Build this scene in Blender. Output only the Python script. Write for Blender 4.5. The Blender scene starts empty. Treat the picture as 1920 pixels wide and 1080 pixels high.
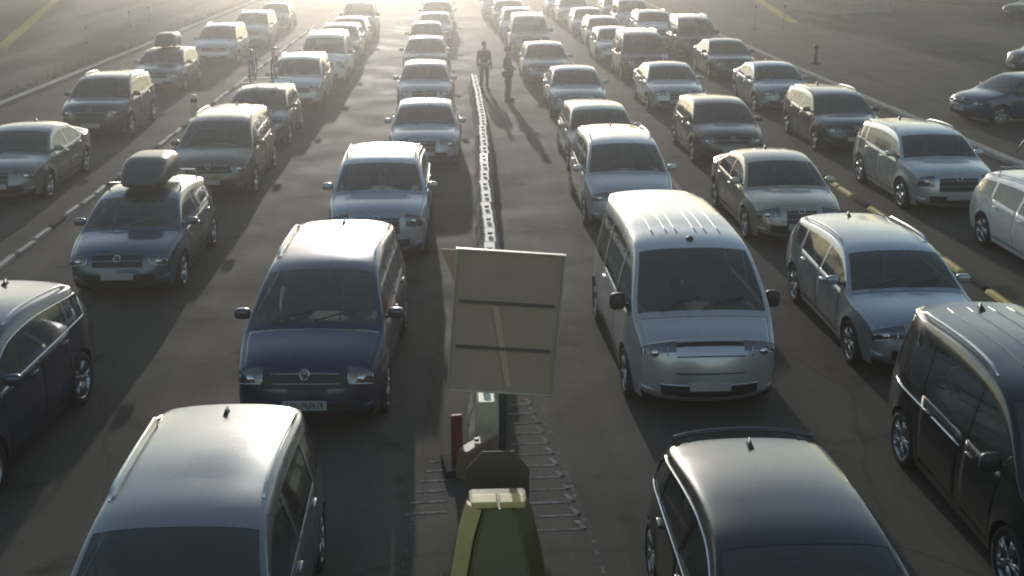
import bpy, bmesh, math, random
from mathutils import Vector, Matrix
R = math.radians
random.seed(7)
sc = bpy.context.scene
col = sc.collection

# ------------------------------------------------------------------ camera
CAM_H, FPX = 6.0, 2200.0
cd = bpy.data.cameras.new('camera')
cam = bpy.data.objects.new('camera', cd); col.objects.link(cam)
cam.location = (0, 0, CAM_H)
cam.rotation_euler = (R(90) - math.atan(690 / FPX), 0, R(-2.75))
cd.sensor_width = 36.0
cd.lens = 36.0 * FPX / 1920.0
cd.clip_end = 3000
sc.camera = cam

# ------------------------------------------------------------------ sky, sun, exposure
SUN_EL, SUN_AZ = 9.5, -3.0            # degrees; azimuth from +Y (down the lanes), negative is left
w = bpy.data.worlds.new('World'); sc.world = w; w.use_nodes = True
nt = w.node_tree
bgn = nt.nodes['Background']
sky = nt.nodes.new('ShaderNodeTexSky'); sky.sky_type = 'NISHITA'
sky.sun_disc = False
sky.sun_elevation = R(SUN_EL); sky.sun_rotation = R(SUN_AZ)
sky.air_density = 1.0; sky.dust_density = 0.25; sky.ozone_density = 0.5
nt.links.new(sky.outputs[0], bgn.inputs[0]); bgn.inputs[1].default_value = 0.15
sd = bpy.data.lights.new('sun', 'SUN'); sun = bpy.data.objects.new('sun', sd); col.objects.link(sun)
sd.energy = 2.5; sd.angle = R(0.53); sd.color = (1.0, 0.94, 0.86)
sv = Vector((math.sin(R(SUN_AZ)) * math.cos(R(SUN_EL)), math.cos(R(SUN_AZ)) * math.cos(R(SUN_EL)), math.sin(R(SUN_EL))))
sun.rotation_euler = sv.to_track_quat('Z', 'Y').to_euler()
sc.view_settings.view_transform = 'Standard'; sc.view_settings.look = 'None'
sc.view_settings.exposure = 0.25; sc.view_settings.gamma = 1.0
sc.view_settings.use_curve_mapping = False
sc.render.engine = 'CYCLES'
cy = sc.cycles
cy.use_denoising = True
cy.max_bounces = 6; cy.diffuse_bounces = 2; cy.glossy_bounces = 3; cy.transmission_bounces = 3
cy.transparent_max_bounces = 8; cy.volume_bounces = 0
cy.sample_clamp_direct = 30.0; cy.sample_clamp_indirect = 6.0
cy.pixel_filter_type = 'BLACKMAN_HARRIS'; cy.filter_width = 2.0

# ------------------------------------------------------------------ materials
def mat(name, color, rough=0.5, metal=0.0, coat=0.0, spec=0.5, noise=0.0, nscale=6.0, bump=0.0, bscale=40.0, rvar=0.0):
    m = bpy.data.materials.new(name); m.use_nodes = True
    n, l = m.node_tree.nodes, m.node_tree.links
    b = n['Principled BSDF']
    b.inputs['Base Color'].default_value = (*color, 1)
    b.inputs['Roughness'].default_value = rough
    b.inputs['Metallic'].default_value = metal
    b.inputs['Coat Weight'].default_value = coat
    b.inputs['Coat Roughness'].default_value = 0.06
    b.inputs['Specular IOR Level'].default_value = spec
    tc = n.new('ShaderNodeTexCoord')
    if noise or rvar:
        t = n.new('ShaderNodeTexNoise'); t.inputs['Scale'].default_value = nscale; t.inputs['Detail'].default_value = 5
        l.new(tc.outputs['Object'], t.inputs['Vector'])
        if noise:
            mx = n.new('ShaderNodeMix'); mx.data_type = 'RGBA'
            mx.inputs[6].default_value = (*[c * (1 - noise) for c in color], 1)
            mx.inputs[7].default_value = (*[min(1, c * (1 + noise)) for c in color], 1)
            l.new(t.outputs[0], mx.inputs[0]); l.new(mx.outputs[2], b.inputs['Base Color'])
        if rvar:
            mr = n.new('ShaderNodeMapRange'); mr.inputs[1].default_value = .35; mr.inputs[2].default_value = .7
            mr.inputs[3].default_value = max(0.02, rough - rvar); mr.inputs[4].default_value = rough + rvar
            l.new(t.outputs[0], mr.inputs[0]); l.new(mr.outputs[0], b.inputs['Roughness'])
    if bump:
        t2 = n.new('ShaderNodeTexNoise'); t2.inputs['Scale'].default_value = bscale; t2.inputs['Detail'].default_value = 4
        l.new(tc.outputs['Object'], t2.inputs['Vector'])
        bp = n.new('ShaderNodeBump'); bp.inputs['Strength'].default_value = bump; bp.inputs['Distance'].default_value = 0.02
        l.new(t2.outputs[0], bp.inputs['Height']); l.new(bp.outputs[0], b.inputs['Normal'])
    return m

M = {}
def paint(name, c, metal=0.5):
    # metallic base, clear coat over it, a film of road dust that dulls it unevenly
    m = mat('paint_' + name, c, 0.30, metal, 0.9, 0.5, noise=0.08, nscale=1.3, rvar=0.08)
    m.node_tree.nodes['Principled BSDF'].inputs['Coat Roughness'].default_value = 0.05
    for q in m.node_tree.nodes:
        if q.type == 'TEX_NOISE': q.inputs['Detail'].default_value = 1.5
    M['paint_' + name] = m
paint('white', (0.72, 0.72, 0.70), 0.0)
paint('silver', (0.46, 0.47, 0.48))
paint('grey', (0.20, 0.21, 0.22))
paint('light_blue', (0.33, 0.365, 0.40))
paint('charcoal', (0.06, 0.065, 0.07))
paint('black', (0.014, 0.014, 0.016), 0.2)
paint('navy', (0.022, 0.034, 0.075))
paint('blue', (0.02, 0.045, 0.10))
paint('blue_grey', (0.085, 0.115, 0.16))
paint('bronze', (0.17, 0.145, 0.11))
paint('brown', (0.085, 0.07, 0.05))
paint('beige', (0.40, 0.37, 0.30))
paint('red', (0.22, 0.03, 0.025), 0.2)
paint('green', (0.02, 0.06, 0.045))
M['tyre'] = mat('tyre_rubber', (0.018, 0.018, 0.018), 0.8, bump=0.2)
M['rim'] = mat('alloy', (0.45, 0.45, 0.46), 0.3, 0.9)
M['chrome'] = mat('chrome', (0.75, 0.75, 0.76), 0.14, 1.0)
M['plastic'] = mat('black_plastic', (0.02, 0.02, 0.021), 0.5, noise=.2)
M['under'] = mat('underbody', (0.012, 0.012, 0.012), 0.9)
M['cabin'] = mat('cabin_trim', (0.06, 0.058, 0.055), 0.75, noise=.2)
M['seat'] = mat('seat_fabric', (0.13, 0.128, 0.12), 0.9, noise=.25, nscale=12)
M['plate'] = mat('plate_white', (0.36, 0.36, 0.35), 0.45)
M['plate_ink'] = mat('plate_ink', (0.03, 0.03, 0.03), 0.6)
M['lamp_in'] = mat('lamp_reflector', (0.16, 0.165, 0.175), 0.12, 0.7, 0.8)
M['tail'] = mat('tail_lens', (0.30, 0.015, 0.012), 0.15, 0, 0.6)
M['boxwhite'] = mat('roof_box_shell', (0.055, 0.06, 0.064), 0.38, 0, 0.3, noise=.12)
M['boxblack'] = mat('roof_box_black', (0.03, 0.03, 0.032), 0.35, 0, 0.4, noise=.12)

def glass_mat():
    m = bpy.data.materials.new('car_glass'); m.use_nodes = True
    n, l = m.node_tree.nodes, m.node_tree.links; n.clear()
    out = n.new('ShaderNodeOutputMaterial'); mix = n.new('ShaderNodeMixShader')
    tr = n.new('ShaderNodeBsdfTransparent'); tr.inputs[0].default_value = (0.58, 0.62, 0.60, 1)
    gl = n.new('ShaderNodeBsdfGlossy'); gl.inputs['Roughness'].default_value = 0.03; gl.inputs[0].default_value = (0.9, 0.93, 0.95, 1)
    df = n.new('ShaderNodeBsdfDiffuse'); df.inputs[0].default_value = (0.30, 0.30, 0.28, 1)
    mix2 = n.new('ShaderNodeMixShader'); mix2.inputs[0].default_value = 0.16     # dust on the glass
    fr = n.new('ShaderNodeFresnel'); fr.inputs[0].default_value = 1.7
    l.new(fr.outputs[0], mix.inputs[0]); l.new(tr.outputs[0], mix2.inputs[1]); l.new(df.outputs[0], mix2.inputs[2])
    l.new(mix2.outputs[0], mix.inputs[1]); l.new(gl.outputs[0], mix.inputs[2])
    l.new(mix.outputs[0], out.inputs[0])
    return m
M['glass'] = glass_mat()

def asphalt_mat():
    m = bpy.data.materials.new('asphalt'); m.use_nodes = True
    n, l = m.node_tree.nodes, m.node_tree.links
    b = n['Principled BSDF']; b.inputs['Specular IOR Level'].default_value = .03; tc = n.new('ShaderNodeTexCoord')
    def noise(scale, detail=6, rough=.55, vec=None):
        t = n.new('ShaderNodeTexNoise'); t.inputs['Scale'].default_value = scale; t.inputs['Detail'].default_value = detail
        t.inputs['Roughness'].default_value = rough
        l.new(vec or tc.outputs['Object'], t.inputs['Vector']); return t.outputs[0]
    def ramp(src, stops):
        r = n.new('ShaderNodeValToRGB'); e = r.color_ramp.elements
        e[0].position, e[0].color = stops[0][0], (*stops[0][1], 1); e[1].position, e[1].color = stops[-1][0], (*stops[-1][1], 1)
        for p, c in stops[1:-1]:
            q = e.new(p); q.color = (*c, 1)
        l.new(src, r.inputs[0]); return r.outputs[0]
    def mult(a, bb, f=1.0):
        x = n.new('ShaderNodeMix'); x.data_type = 'RGBA'; x.blend_type = 'MULTIPLY'; x.inputs[0].default_value = f
        l.new(a, x.inputs[6]); l.new(bb, x.inputs[7]); return x.outputs[2]
    big = ramp(noise(0.12, 5), [(.32, (.088, .078, .067)), (.5, (.118, .104, .087)), (.7, (.150, .132, .109))])
    grain = ramp(noise(55, 3, .7), [(.3, (.45, .45, .45)), (.7, (1.5, 1.5, 1.5))])
    mp = n.new('ShaderNodeMapping'); mp.inputs['Scale'].default_value = (1.1, .06, 1)     # wheel tracks run with the lanes
    l.new(tc.outputs['Object'], mp.inputs[0])
    track = ramp(noise(1.0, 4, .5, mp.outputs[0]), [(.35, (.72, .72, .74)), (.65, (1.1, 1.09, 1.05))])
    oil = ramp(noise(.9, 6, .6), [(.30, (.45, .44, .43)), (.42, (1, 1, 1))])
    c = mult(mult(mult(big, grain), track), oil)
    v = n.new('ShaderNodeTexVoronoi'); v.feature = 'DISTANCE_TO_EDGE'; v.inputs['Scale'].default_value = .22
    wv = n.new('ShaderNodeTexNoise'); wv.inputs['Scale'].default_value = 1.2; wv.inputs['Detail'].default_value = 5
    l.new(tc.outputs['Object'], wv.inputs['Vector'])
    ad = n.new('ShaderNodeMix'); ad.data_type = 'VECTOR'; ad.inputs[0].default_value = .25
    l.new(tc.outputs['Object'], ad.inputs[4]); l.new(wv.outputs[1], ad.inputs[5]); l.new(ad.outputs[1], v.inputs['Vector'])
    crack = ramp(v.outputs['Distance'], [(0.0, (.35, .34, .33)), (.006, (1, 1, 1))])
    c = mult(c, crack, .4)
    l.new(c, b.inputs['Base Color'])
    rr = ramp(noise(.5, 5), [(.3, (.66, .66, .66)), (.7, (.85, .85, .85))]); l.new(rr, b.inputs['Roughness'])
    bp = n.new('ShaderNodeBump'); bp.inputs['Strength'].default_value = .35; bp.inputs['Distance'].default_value = .008
    l.new(noise(70, 3, .7), bp.inputs['Height']); l.new(bp.outputs[0], b.inputs['Normal'])
    return m
M['asphalt'] = asphalt_mat()

def worn_paint(name, c, wear=0.47):
    m = bpy.data.materials.new(name); m.use_nodes = True
    n, l = m.node_tree.nodes, m.node_tree.links; b = n['Principled BSDF']; tc = n.new('ShaderNodeTexCoord')
    t = n.new('ShaderNodeTexNoise'); t.inputs['Scale'].default_value = 9; t.inputs['Detail'].default_value = 8; t.inputs['Roughness'].default_value = .7
    l.new(tc.outputs['Object'], t.inputs['Vector'])
    r = n.new('ShaderNodeValToRGB'); r.color_ramp.elements[0].position = wear - .1; r.color_ramp.elements[0].color = (.09, .083, .073, 1)
    r.color_ramp.elements[1].position = wear + .06; r.color_ramp.elements[1].color = (*c, 1)
    l.new(t.outputs[0], r.inputs[0]); l.new(r.outputs[0], b.inputs['Base Color']); b.inputs['Roughness'].default_value = .8; b.inputs['Specular IOR Level'].default_value = .06
    return m
M['line_white'] = worn_paint('road_paint_white', (.36, .35, .32), .52)
M['line_faint'] = worn_paint('road_paint_faint', (.26, .25, .23), .60)
M['line_hatch'] = worn_paint('road_paint_hatch', (.30, .29, .27), .50)
M['line_yellow'] = worn_paint('road_paint_yellow', (.50, .36, .07), .42)
M['kerb'] = mat('kerb_concrete', (.27, .26, .235), .8, noise=.35, nscale=3, bump=.5)
M['verge'] = mat('verge_soil', (.075, .07, .045), .95, noise=.5, nscale=.8, bump=.8, bscale=6)
M['grass'] = mat('verge_grass', (.06, .075, .03), .8, noise=.4)
M['barrier_white'] = mat('barrier_white_plastic', (.36, .345, .31), .6, noise=.35, nscale=4, bump=.1)
M['barrier_grey'] = mat('barrier_grey_plastic', (.18, .172, .16), .6, noise=.3, nscale=4, bump=.1)
M['barrier_red'] = mat('barrier_red_plastic', (.36, .05, .035), .45, noise=.25, nscale=4, bump=.1)
M['barrier_tan'] = mat('barrier_tan_plastic', (.25, .17, .10), .5, noise=.3, nscale=4)
M['barrier_maroon'] = mat('barrier_maroon_plastic', (.17, .035, .03), .55, noise=.3, nscale=6)
M['cushion_lit'] = mat('crash_cushion_lit', (.60, .48, .17), .5, noise=.25, nscale=5)  # bright yellow paints in the light on the cushion's top and left edge
M['barrier_cream'] = mat('barrier_cream_plastic', (.60, .55, .36), .5, noise=.25, nscale=4)
M['cushion'] = mat('crash_cushion_shaded', (.12, .098, .03), .5, noise=.3, nscale=3, bump=.15, bscale=12)  # olive puts the backlit shade of the yellow cushion into its colour
M['sep_yellow'] = mat('separator_yellow', (.55, .42, .05), .6, noise=.3)
M['sep_black'] = mat('separator_black', (.04, .04, .04), .85, spec=.1, noise=.3)
M['sep_pale'] = mat('separator_pale', (.28, .265, .24), .65, noise=.35)
M['galv'] = mat('galvanised_steel', (.36, .35, .33), .48, .75, noise=.22, nscale=9)
M['sign_dark'] = mat('sign_back_dark', (.13, .105, .075), .7, .1, noise=.2, nscale=3)
M['signstrip'] = mat('sign_strip', (.44, .34, .25), .65, .1)
M['signbar'] = mat('sign_crossbar', (.10, .082, .06), .7)
M['signback'] = mat('sign_back_aluminium', (.34, .262, .19), .65, .1, noise=.14, nscale=3)
M['signrim'] = mat('sign_edge_bright', (.62, .60, .55), .35, .8)
M['concrete'] = mat('concrete', (.30, .29, .26), .85, noise=.3, nscale=2, bump=.4)
M['steel_dark'] = mat('painted_steel_dark', (.06, .06, .06), .45, .3)
M['skin'] = mat('skin', (.42, .25, .18), .55)
M['cloth_dark'] = mat('cloth_dark', (.045, .042, .04), .9, noise=.2)
M['cloth_brown'] = mat('cloth_brown', (.085, .07, .05), .9, noise=.2)
M['denim'] = mat('denim', (.04, .05, .075), .9, noise=.2)
M['hair'] = mat('hair', (.025, .018, .012), .7)

# ------------------------------------------------------------------ helpers
def link(name, me, m=None, parent=None, loc=None, rot=None, scale=None):
    o = bpy.data.objects.new(name, me); col.objects.link(o)
    if m is not None and me is not None:
        if not me.materials: me.materials.append(m)
        if me.materials[0] is not m:
            o.material_slots[0].link = 'OBJECT'; o.material_slots[0].material = m
    if parent: o.parent = parent
    if loc is not None: o.location = loc
    if rot is not None: o.rotation_euler = rot
    if scale is not None: o.scale = scale
    return o
def tag(o, label, cat, group=None, kind=None):
    if label: o['label'] = label
    if cat: o['category'] = cat
    if group: o['group'] = group
    if kind: o['kind'] = kind
    return o
def thing(name, label, cat, loc=(0, 0, 0), rot=(0, 0, 0), group=None):
    return tag(link(name, None, loc=loc, rot=rot), label, cat, group)
def done(bm, name, smooth=True, angle=None):
    bmesh.ops.recalc_face_normals(bm, faces=bm.faces) if angle == 'recalc' else None
    me = bpy.data.meshes.new(name); bm.to_mesh(me); bm.free()
    if smooth:
        for p in me.polygons: p.use_smooth = True
    return me
def raw(name, vs, fs, smooth=True):
    me = bpy.data.meshes.new(name); me.from_pydata(vs, [], fs); me.update()
    if smooth:
        for p in me.polygons: p.use_smooth = True
    return me
def add_box(bm, c, s, rot=None, bevel=0.0):
    r = bmesh.ops.create_cube(bm, size=1.0)
    vs = r['verts']
    for v in vs: v.co = Vector((v.co.x * s[0], v.co.y * s[1], v.co.z * s[2]))
    if bevel:
        es = list({e for v in vs for e in v.link_edges})
        rr = bmesh.ops.bevel(bm, geom=es, offset=bevel, segments=2, affect='EDGES', profile=.6)
        vs = list({v for f in rr['faces'] for v in f.verts} | {v for v in vs if v.is_valid})
    for v in vs:
        p = v.co
        if rot is not None: p = rot @ p
        v.co = p + Vector(c)
def box_mesh(name, c, s, bevel=0.0, rot=None):
    bm = bmesh.new(); add_box(bm, c, s, rot, bevel); return done(bm, name, False)
def add_tube(bm, pts, r, n=6, cap=True):
    pts = [Vector(p) for p in pts]; rings = []
    rs = r if isinstance(r, (list, tuple)) else [r] * len(pts)
    for i, p in enumerate(pts):
        t = (pts[min(i + 1, len(pts) - 1)] - pts[max(i - 1, 0)]).normalized()
        a = Vector((0, 0, 1)) if abs(t.z) < .9 else Vector((1, 0, 0))
        u = t.cross(a).normalized(); v = u.cross(t)
        rings.append([bm.verts.new(p + (u * math.cos(k * 2 * math.pi / n) + v * math.sin(k * 2 * math.pi / n)) * rs[i]) for k in range(n)])
    for a, b in zip(rings, rings[1:]):
        for k in range(n): bm.faces.new((a[k], a[(k + 1) % n], b[(k + 1) % n], b[k]))
    if cap: bm.faces.new(rings[0][::-1]); bm.faces.new(rings[-1])
def tube_mesh(name, pts, r, n=6):
    bm = bmesh.new(); add_tube(bm, pts, r, n); return done(bm, name)
def superell(bm, c, s, e=0.5, nu=14, nv=8, rot=None):
    # rounded-box solid with half sizes s; exponent e < 1 squares it off
    f = lambda x: math.copysign(abs(x) ** e, x)
    rings = []
    for j in range(nv + 1):
        ph = -math.pi / 2 + math.pi * j / nv; row = []
        for i in range(nu):
            th = 2 * math.pi * i / nu
            p = Vector((s[0] * f(math.cos(ph)) * f(math.cos(th)), s[1] * f(math.cos(ph)) * f(math.sin(th)), s[2] * f(math.sin(ph))))
            if rot is not None: p = rot @ p
            row.append(bm.verts.new(p + Vector(c)))
        rings.append(row)
    for a, b in zip(rings, rings[1:]):
        for i in range(nu): bm.faces.new((a[i], a[(i + 1) % nu], b[(i + 1) % nu], b[i]))
    bmesh.ops.remove_doubles(bm, verts=[v for r in (rings[0], rings[-1]) for v in r], dist=1e-4)
def lathe_x(bm, prof, n=28):
    rings = [[bm.verts.new((x, r * math.cos(2 * math.pi * k / n), r * math.sin(2 * math.pi * k / n))) for k in range(n)] for x, r in prof]
    for a, b in zip(rings, rings[1:]):
        for k in range(n): bm.faces.new((a[k], a[(k + 1) % n], b[(k + 1) % n], b[k]))

# ------------------------------------------------------------------ the setting
def sheet(name, pts, z, m, kind='structure'):
    me = raw(name, [(x, y, z) for x, y in pts], [tuple(range(len(pts)))], False)
    return tag(link(name, me, m), None, None, kind=kind)
g = sheet('ground', [(-900, -700), (900, -700), (900, 1500), (-900, 1500)], 0, M['asphalt'])
g['label'] = 'wide worn asphalt of the queueing area'
sheet('verge', [(-60, 8), (-15.55, 8), (-15.55, 130), (-60, 130)], 0.0015, M['asphalt'])

def ribbon(x0, y0, x1, y1, wd, z=0.003):
    d = Vector((x1 - x0, y1 - y0)).normalized(); p = Vector((-d.y, d.x)) * wd / 2
    return [(x0 + p.x, y0 + p.y, z), (x0 - p.x, y0 - p.y, z), (x1 - p.x, y1 - p.y, z), (x1 + p.x, y1 + p.y, z)]
def marking(name, segs, m, label=None):
    vs, fs = [], []
    for s in segs:
        k = len(vs); vs += ribbon(*s); fs.append((k, k + 1, k + 2, k + 3))
    o = tag(link(name, raw(name, vs, fs, False), m), label, None, kind='structure'); return o
marking('lane_line', [(-8.25, 12, -8.25, 110, .14)], M['line_white'], 'worn white line between the two leftmost queues')
marking('lane_line', [(5.2, 20, 5.2, 110, .12)], M['line_white'], 'worn white line right of the barrier queue')
marking('edge_line', [(8.95, 12, 8.95, 60, .12)], M['line_faint'], 'faint worn line under the right separator')
marking('edge_line', [(-22.3, 59.7, -31.3, 96.4, .62)], M['line_yellow'], 'broad yellow stripe on the left apron')
marking('edge_line', [(20.8, 72.5, 24.2, 96, .62)], M['line_yellow'], 'broad yellow stripe on the right apron')
marking('edge_line', [(-23.75, 80, -22.6, 100, .2)], M['line_white'], 'thin pale stripe on the left apron')
# hatched zone round the island nose
bars = []
for i in range(12):
    y = 10.75 + i * .30
    xr = 1.30 - (y - 10.75) * .105; xl = .62
    bars.append((xl, y, xr, y + .02, .026 + .010 * (i % 3)))
    bars.append((xr - .02, y + .01, xr - .10, y + .20, .05))
for i in range(6):
    y = 11.2 + i * .25
    bars.append((-.16, y, -.60 + (y - 11.2) * .2, y - .03, .04))
marking('hatching', bars, M['line_hatch'], 'thin white hatch strokes round the traffic island')
bl = []
bl.append((1.53, 8.0, 1.00, 14.4, .05)); bl.append((-.77, 8.0, -.48, 11.4, .04))
ho_ = marking('hatching_outline', bl, M['line_faint'], 'worn white outline of the hatched island zone'); ho_.location.z = -.0014

# kerbs: rows of single stones
def kerb(name, x, y0, y1, label, dx=0.0, h=.13):
    root = tag(link(name, None, loc=(0, 0, 0)), label, None, kind='structure')
    me = box_mesh('kerb_stone', (0, 0, h / 2), (.28, .98, h), .015)
    y = y0; k = 0
    while y < y1:
        o = link('kerb_stone', me, M['kerb'], root, (x + dx * (y - y0) + random.uniform(-.012, .012), y + .5, random.uniform(-.008, .008)),
                 (random.uniform(-.006, .006), random.uniform(-.02, .02), random.uniform(-.008, .008) - dx))
        y += 1.0
    return root
kerb('left_kerb', -15.3, 26, 105, 'row of grey kerb stones along the left apron')
kerb('right_kerb', 14.3, 24, 105, 'row of grey kerb stones along the right apron')

# grass tufts on the left kerb edge
vs, fs = [], []
for i in range(2600):
    y = random.uniform(27, 95); x = -15.75 - abs(random.gauss(0, .45)); h = random.uniform(.05, .22)
    a = random.uniform(0, 6.28); wd = random.uniform(.008, .02); dx, dy = math.cos(a) * wd, math.sin(a) * wd
    lx, ly = random.gauss(0, .06), random.gauss(0, .06); k = len(vs)
    vs += [(x - dx, y - dy, 0), (x + dx, y + dy, 0), (x + lx, y + ly, h)]; fs.append((k, k + 1, k + 2))
tag(link('grass', raw('grass', vs, fs, False), M['grass']), 'sparse dry grass along the left kerb', 'grass', kind='stuff')

# ------------------------------------------------------------------ cars
def hermite(keys):
    """keys: (x, z, drop, corner, nsub to next).  Returns stations (x, z, drop) and the index of each key."""
    P = [Vector((k[0], k[1])) for k in keys]; n = len(P)
    tin, tout = [], []
    for i in range(n):
        a = (P[i] - P[i - 1]) if i else (P[1] - P[0]); b = (P[i + 1] - P[i]) if i < n - 1 else a
        if keys[i][3]: tin.append(a.normalized()); tout.append(b.normalized())
        else:
            t = (a.normalized() + b.normalized()).normalized(); tin.append(t); tout.append(t)
    st, idx = [], []
    for i in range(n - 1):
        idx.append(len(st)); m = keys[i][4]; L = (P[i + 1] - P[i]).length
        for j in range(m):
            t = j / m; h00 = 2*t**3-3*t*t+1; h10 = t**3-2*t*t+t; h01 = -2*t**3+3*t*t; h11 = t**3-t*t
            p = P[i] * h00 + tout[i] * (L * h10) + P[i + 1] * h01 + tin[i + 1] * (L * h11)
            st.append((p.x, p.y, keys[i][2] * (1 - t) + keys[i + 1][2] * t))
    idx.append(len(st)); st.append((P[-1].x, P[-1].y, keys[-1][2]))
    return st, idx

VV = [0, .18, .36, .50, .62, .72, .80, .87, .925, .965, .99, 1.0]
NSIDE_U, NSIDE_L = 6, 9
sm = lambda t: (lambda u: u * u * (3 - 2 * u))(max(0.0, min(1.0, t)))

def car_style(S):
    L, W = S['L'], S['W'] / 2
    lip, hb = S['lip'], S['hb']
    cx, cz = S['cowl']; fx, fz = S['rf']; px_, pz = S['peak']; rx, rz = S['rr']; gx, gz = S['rg']; dx, dz = S['deck']
    keys = [(.15, .20, .20, 1, 2), (.03, .30, .26, 0, 3), (0, .47, .28, 0, 2), (.03, hb, .26, 0, 4), (S.get('lipx', .14), lip, .16, 0, 14),
            (cx, cz, .085, 1, 12), (fx, fz, .085, 0, 8), (px_, pz, .065, 0, 18), (rx, rz, .085, 1, 8), (gx, gz, .13, 1, 6),
            (dx, dz, .16, 0, 3), (L - .02, min(.72, dz - .1), .18, 0, 2), (L, .50, .18, 0, 2), (L - .10, .24, .16, 1, 0)]
    st, K = hermite(keys); n = len(st)
    belt = lambda x: S['belt'] + S.get('bs', .03) * (x - 1.0)
    lean = math.tan(R(S['lean']))
    wf, wr = S['wheels']; ra = S['wr'] + .045
    def width(x, z):
        a = .87 + .13 * sm(x / .95); b = .88 + .12 * sm((L - x) / .8)
        ww = W * min(a, b); bz = belt(x)
        if z < .62: ww -= .045 * ((.62 - z) / .4) ** 2
        if z > .62 and z <= bz: ww -= .035 * ((z - .62) / max(.1, bz - .62)) ** 2
        if z > bz: ww -= .035 + lean * (z - bz) + .06 * max(0, z - bz) ** 2
        for xw in (wf, wr):
            d = math.hypot(x - xw, z - S['wr'])
            if d < ra + .12: ww += .018 * (1 - max(0, d - ra) / .12)
        return ww
    # normals of the silhouette
    nr = []
    for i in range(n):
        a = Vector(st[max(i - 1, 0)][:2]); b = Vector(st[min(i + 1, n - 1)][:2]); t = (b - a).normalized(); nr.append(Vector((-t.y, t.x)))
    E = [Vector(st[i][:2]) - nr[i] * st[i][2] for i in range(n)]
    for i in range(n):
        E[i].y = max(E[i].y, .19)
    # bottom line
    cum = [0]
    for i in range(1, n): cum.append(cum[-1] + abs(E[i].x - E[i - 1].x) + .10 * abs(E[i].y - E[i - 1].y))
    x0, x1 = E[0].x, E[-1].x
    Bx = [x0 + (x1 - x0) * c / cum[-1] for c in cum]
    def bz_(x):
        z = .19 + .03 * sm((.7 - x) / .5) + .04 * sm((x - L + .7) / .5)
        for xw in (wf, wr):
            d = abs(x - xw)
            if d < ra: z = max(z, S['wr'] + math.sqrt(ra * ra - d * d))
        return z
    Bo = [Vector((Bx[i], min(bz_(Bx[i]), max(E[i].y - .03, .19)))) for i in range(n)]
    Y0 = L / 2
    top = []                                   # top[i][j], j over -..+ across
    vals = [-v for v in VV[::-1]] + VV[1:]
    for i in range(n):
        we = width(E[i].x, E[i].y); row = []
        for v in vals:
            dr = st[i][2] * (1 - (max(0, 1 - abs(v) ** 2.3)) ** .62)
            q = Vector(st[i][:2]) - nr[i] * dr
            row.append((v * we, q.x - Y0, max(q.y, .19)))
        top.append(row)
    NR = NSIDE_U + NSIDE_L
    side = {1: [], -1: []}
    for i in range(n):
        zb = belt(E[i].x)
        e, b = E[i], Bo[i]; hgt = max(e.y - b.y, 1e-4)
        fb = (e.y - zb) / hgt if e.y > zb else 0
        fb = max(fb, .10)
        fs_ = [fb * (k / NSIDE_U) ** .9 for k in range(NSIDE_U)] + [fb + (1 - fb) * k / NSIDE_L for k in range(NSIDE_L + 1)]
        pts = []
        for f in fs_:
            q = e.lerp(b, f); pts.append((width(q.x, q.y), q.x - Y0, q.y))
        for s in (1, -1): side[s].append([(s * p[0], p[1], p[2]) for p in pts])
    nv = len(vals)
    T = lambda i, j: ('t', i, j)
    parts = {}
    def put(key, quad, flip=False): parts.setdefault(key, []).append(quad[::-1] if flip else quad)
    co = {}
    for i in range(n):
        for j in range(nv): co[('t', i, j)] = top[i][j]
        for s in (1, -1):
            for k in range(1, NR + 1): co[(s, i, k)] = side[s][i][k]
            co[(s, i, 0)] = top[i][nv - 1 if s > 0 else 0]
    # shared seam vertex between top sheet and side sheet
    def sid(s, i, k): return ('t', i, nv - 1 if s > 0 else 0) if k == 0 else (s, i, k)
    for i in range(n - 1):
        for j in range(nv - 1):
            v = abs((vals[j] + vals[j + 1]) / 2); key = 'body'
            if K[5] <= i < K[6] and v < .93 and i > K[5]: key = 'windshield'
            elif K[8] <= i < K[9] and v < .88 and S.get('rearglass', True): key = 'rear_window'
            elif K[4] + 1 <= i < K[5] and v < .90: key = 'hood'
            elif K[3] + S.get('hl0', 0) <= i < K[4] + 1 and S.get('hlv', .58) < v < .985: key = 'headlight_r' if vals[j] > 0 else 'headlight_l'
            elif K[3] - S.get('gd', 0) <= i < K[4] - S.get('gu', 1) and v < S.get('gv', .56): key = 'grille'
            elif K[1] <= i < K[2] and v < .70: key = 'lower_grille'
            elif K[10] - 1 <= i < K[11] and .72 < v < .99: key = 'tail_light'
            put(key, (T(i, j), T(i, j + 1), T(i + 1, j + 1), T(i + 1, j)))
        for s in (1, -1):
            for k in range(NR):
                xm = (side[s][i][NSIDE_U][1] + side[s][i + 1][NSIDE_U][1]) / 2 + Y0
                key = 'body'; tall = E[i].y - belt(E[i].x) > .10 and E[i + 1].y - belt(E[i + 1].x) > .10
                if 1 <= k < NSIDE_U and tall and not S.get('noside'):
                    for q, (a, b) in enumerate(S['win']):
                        if a < xm < b: key = 'side_window_%d_%d' % (q, s)
                if NSIDE_U <= k < NR - 1 and E[i].y > .6:
                    for q, (a, b) in enumerate(S['doors']):
                        if a < xm < b: key = 'door_%d_%d' % (q, s)
                if k == 0 and K[3] + 1 <= i < K[4] + 1: key = 'headlight_r' if s > 0 else 'headlight_l'
                put(key, (sid(s, i, k), sid(s, i, k + 1), sid(s, i + 1, k + 1), sid(s, i + 1, k)), s > 0)
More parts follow.
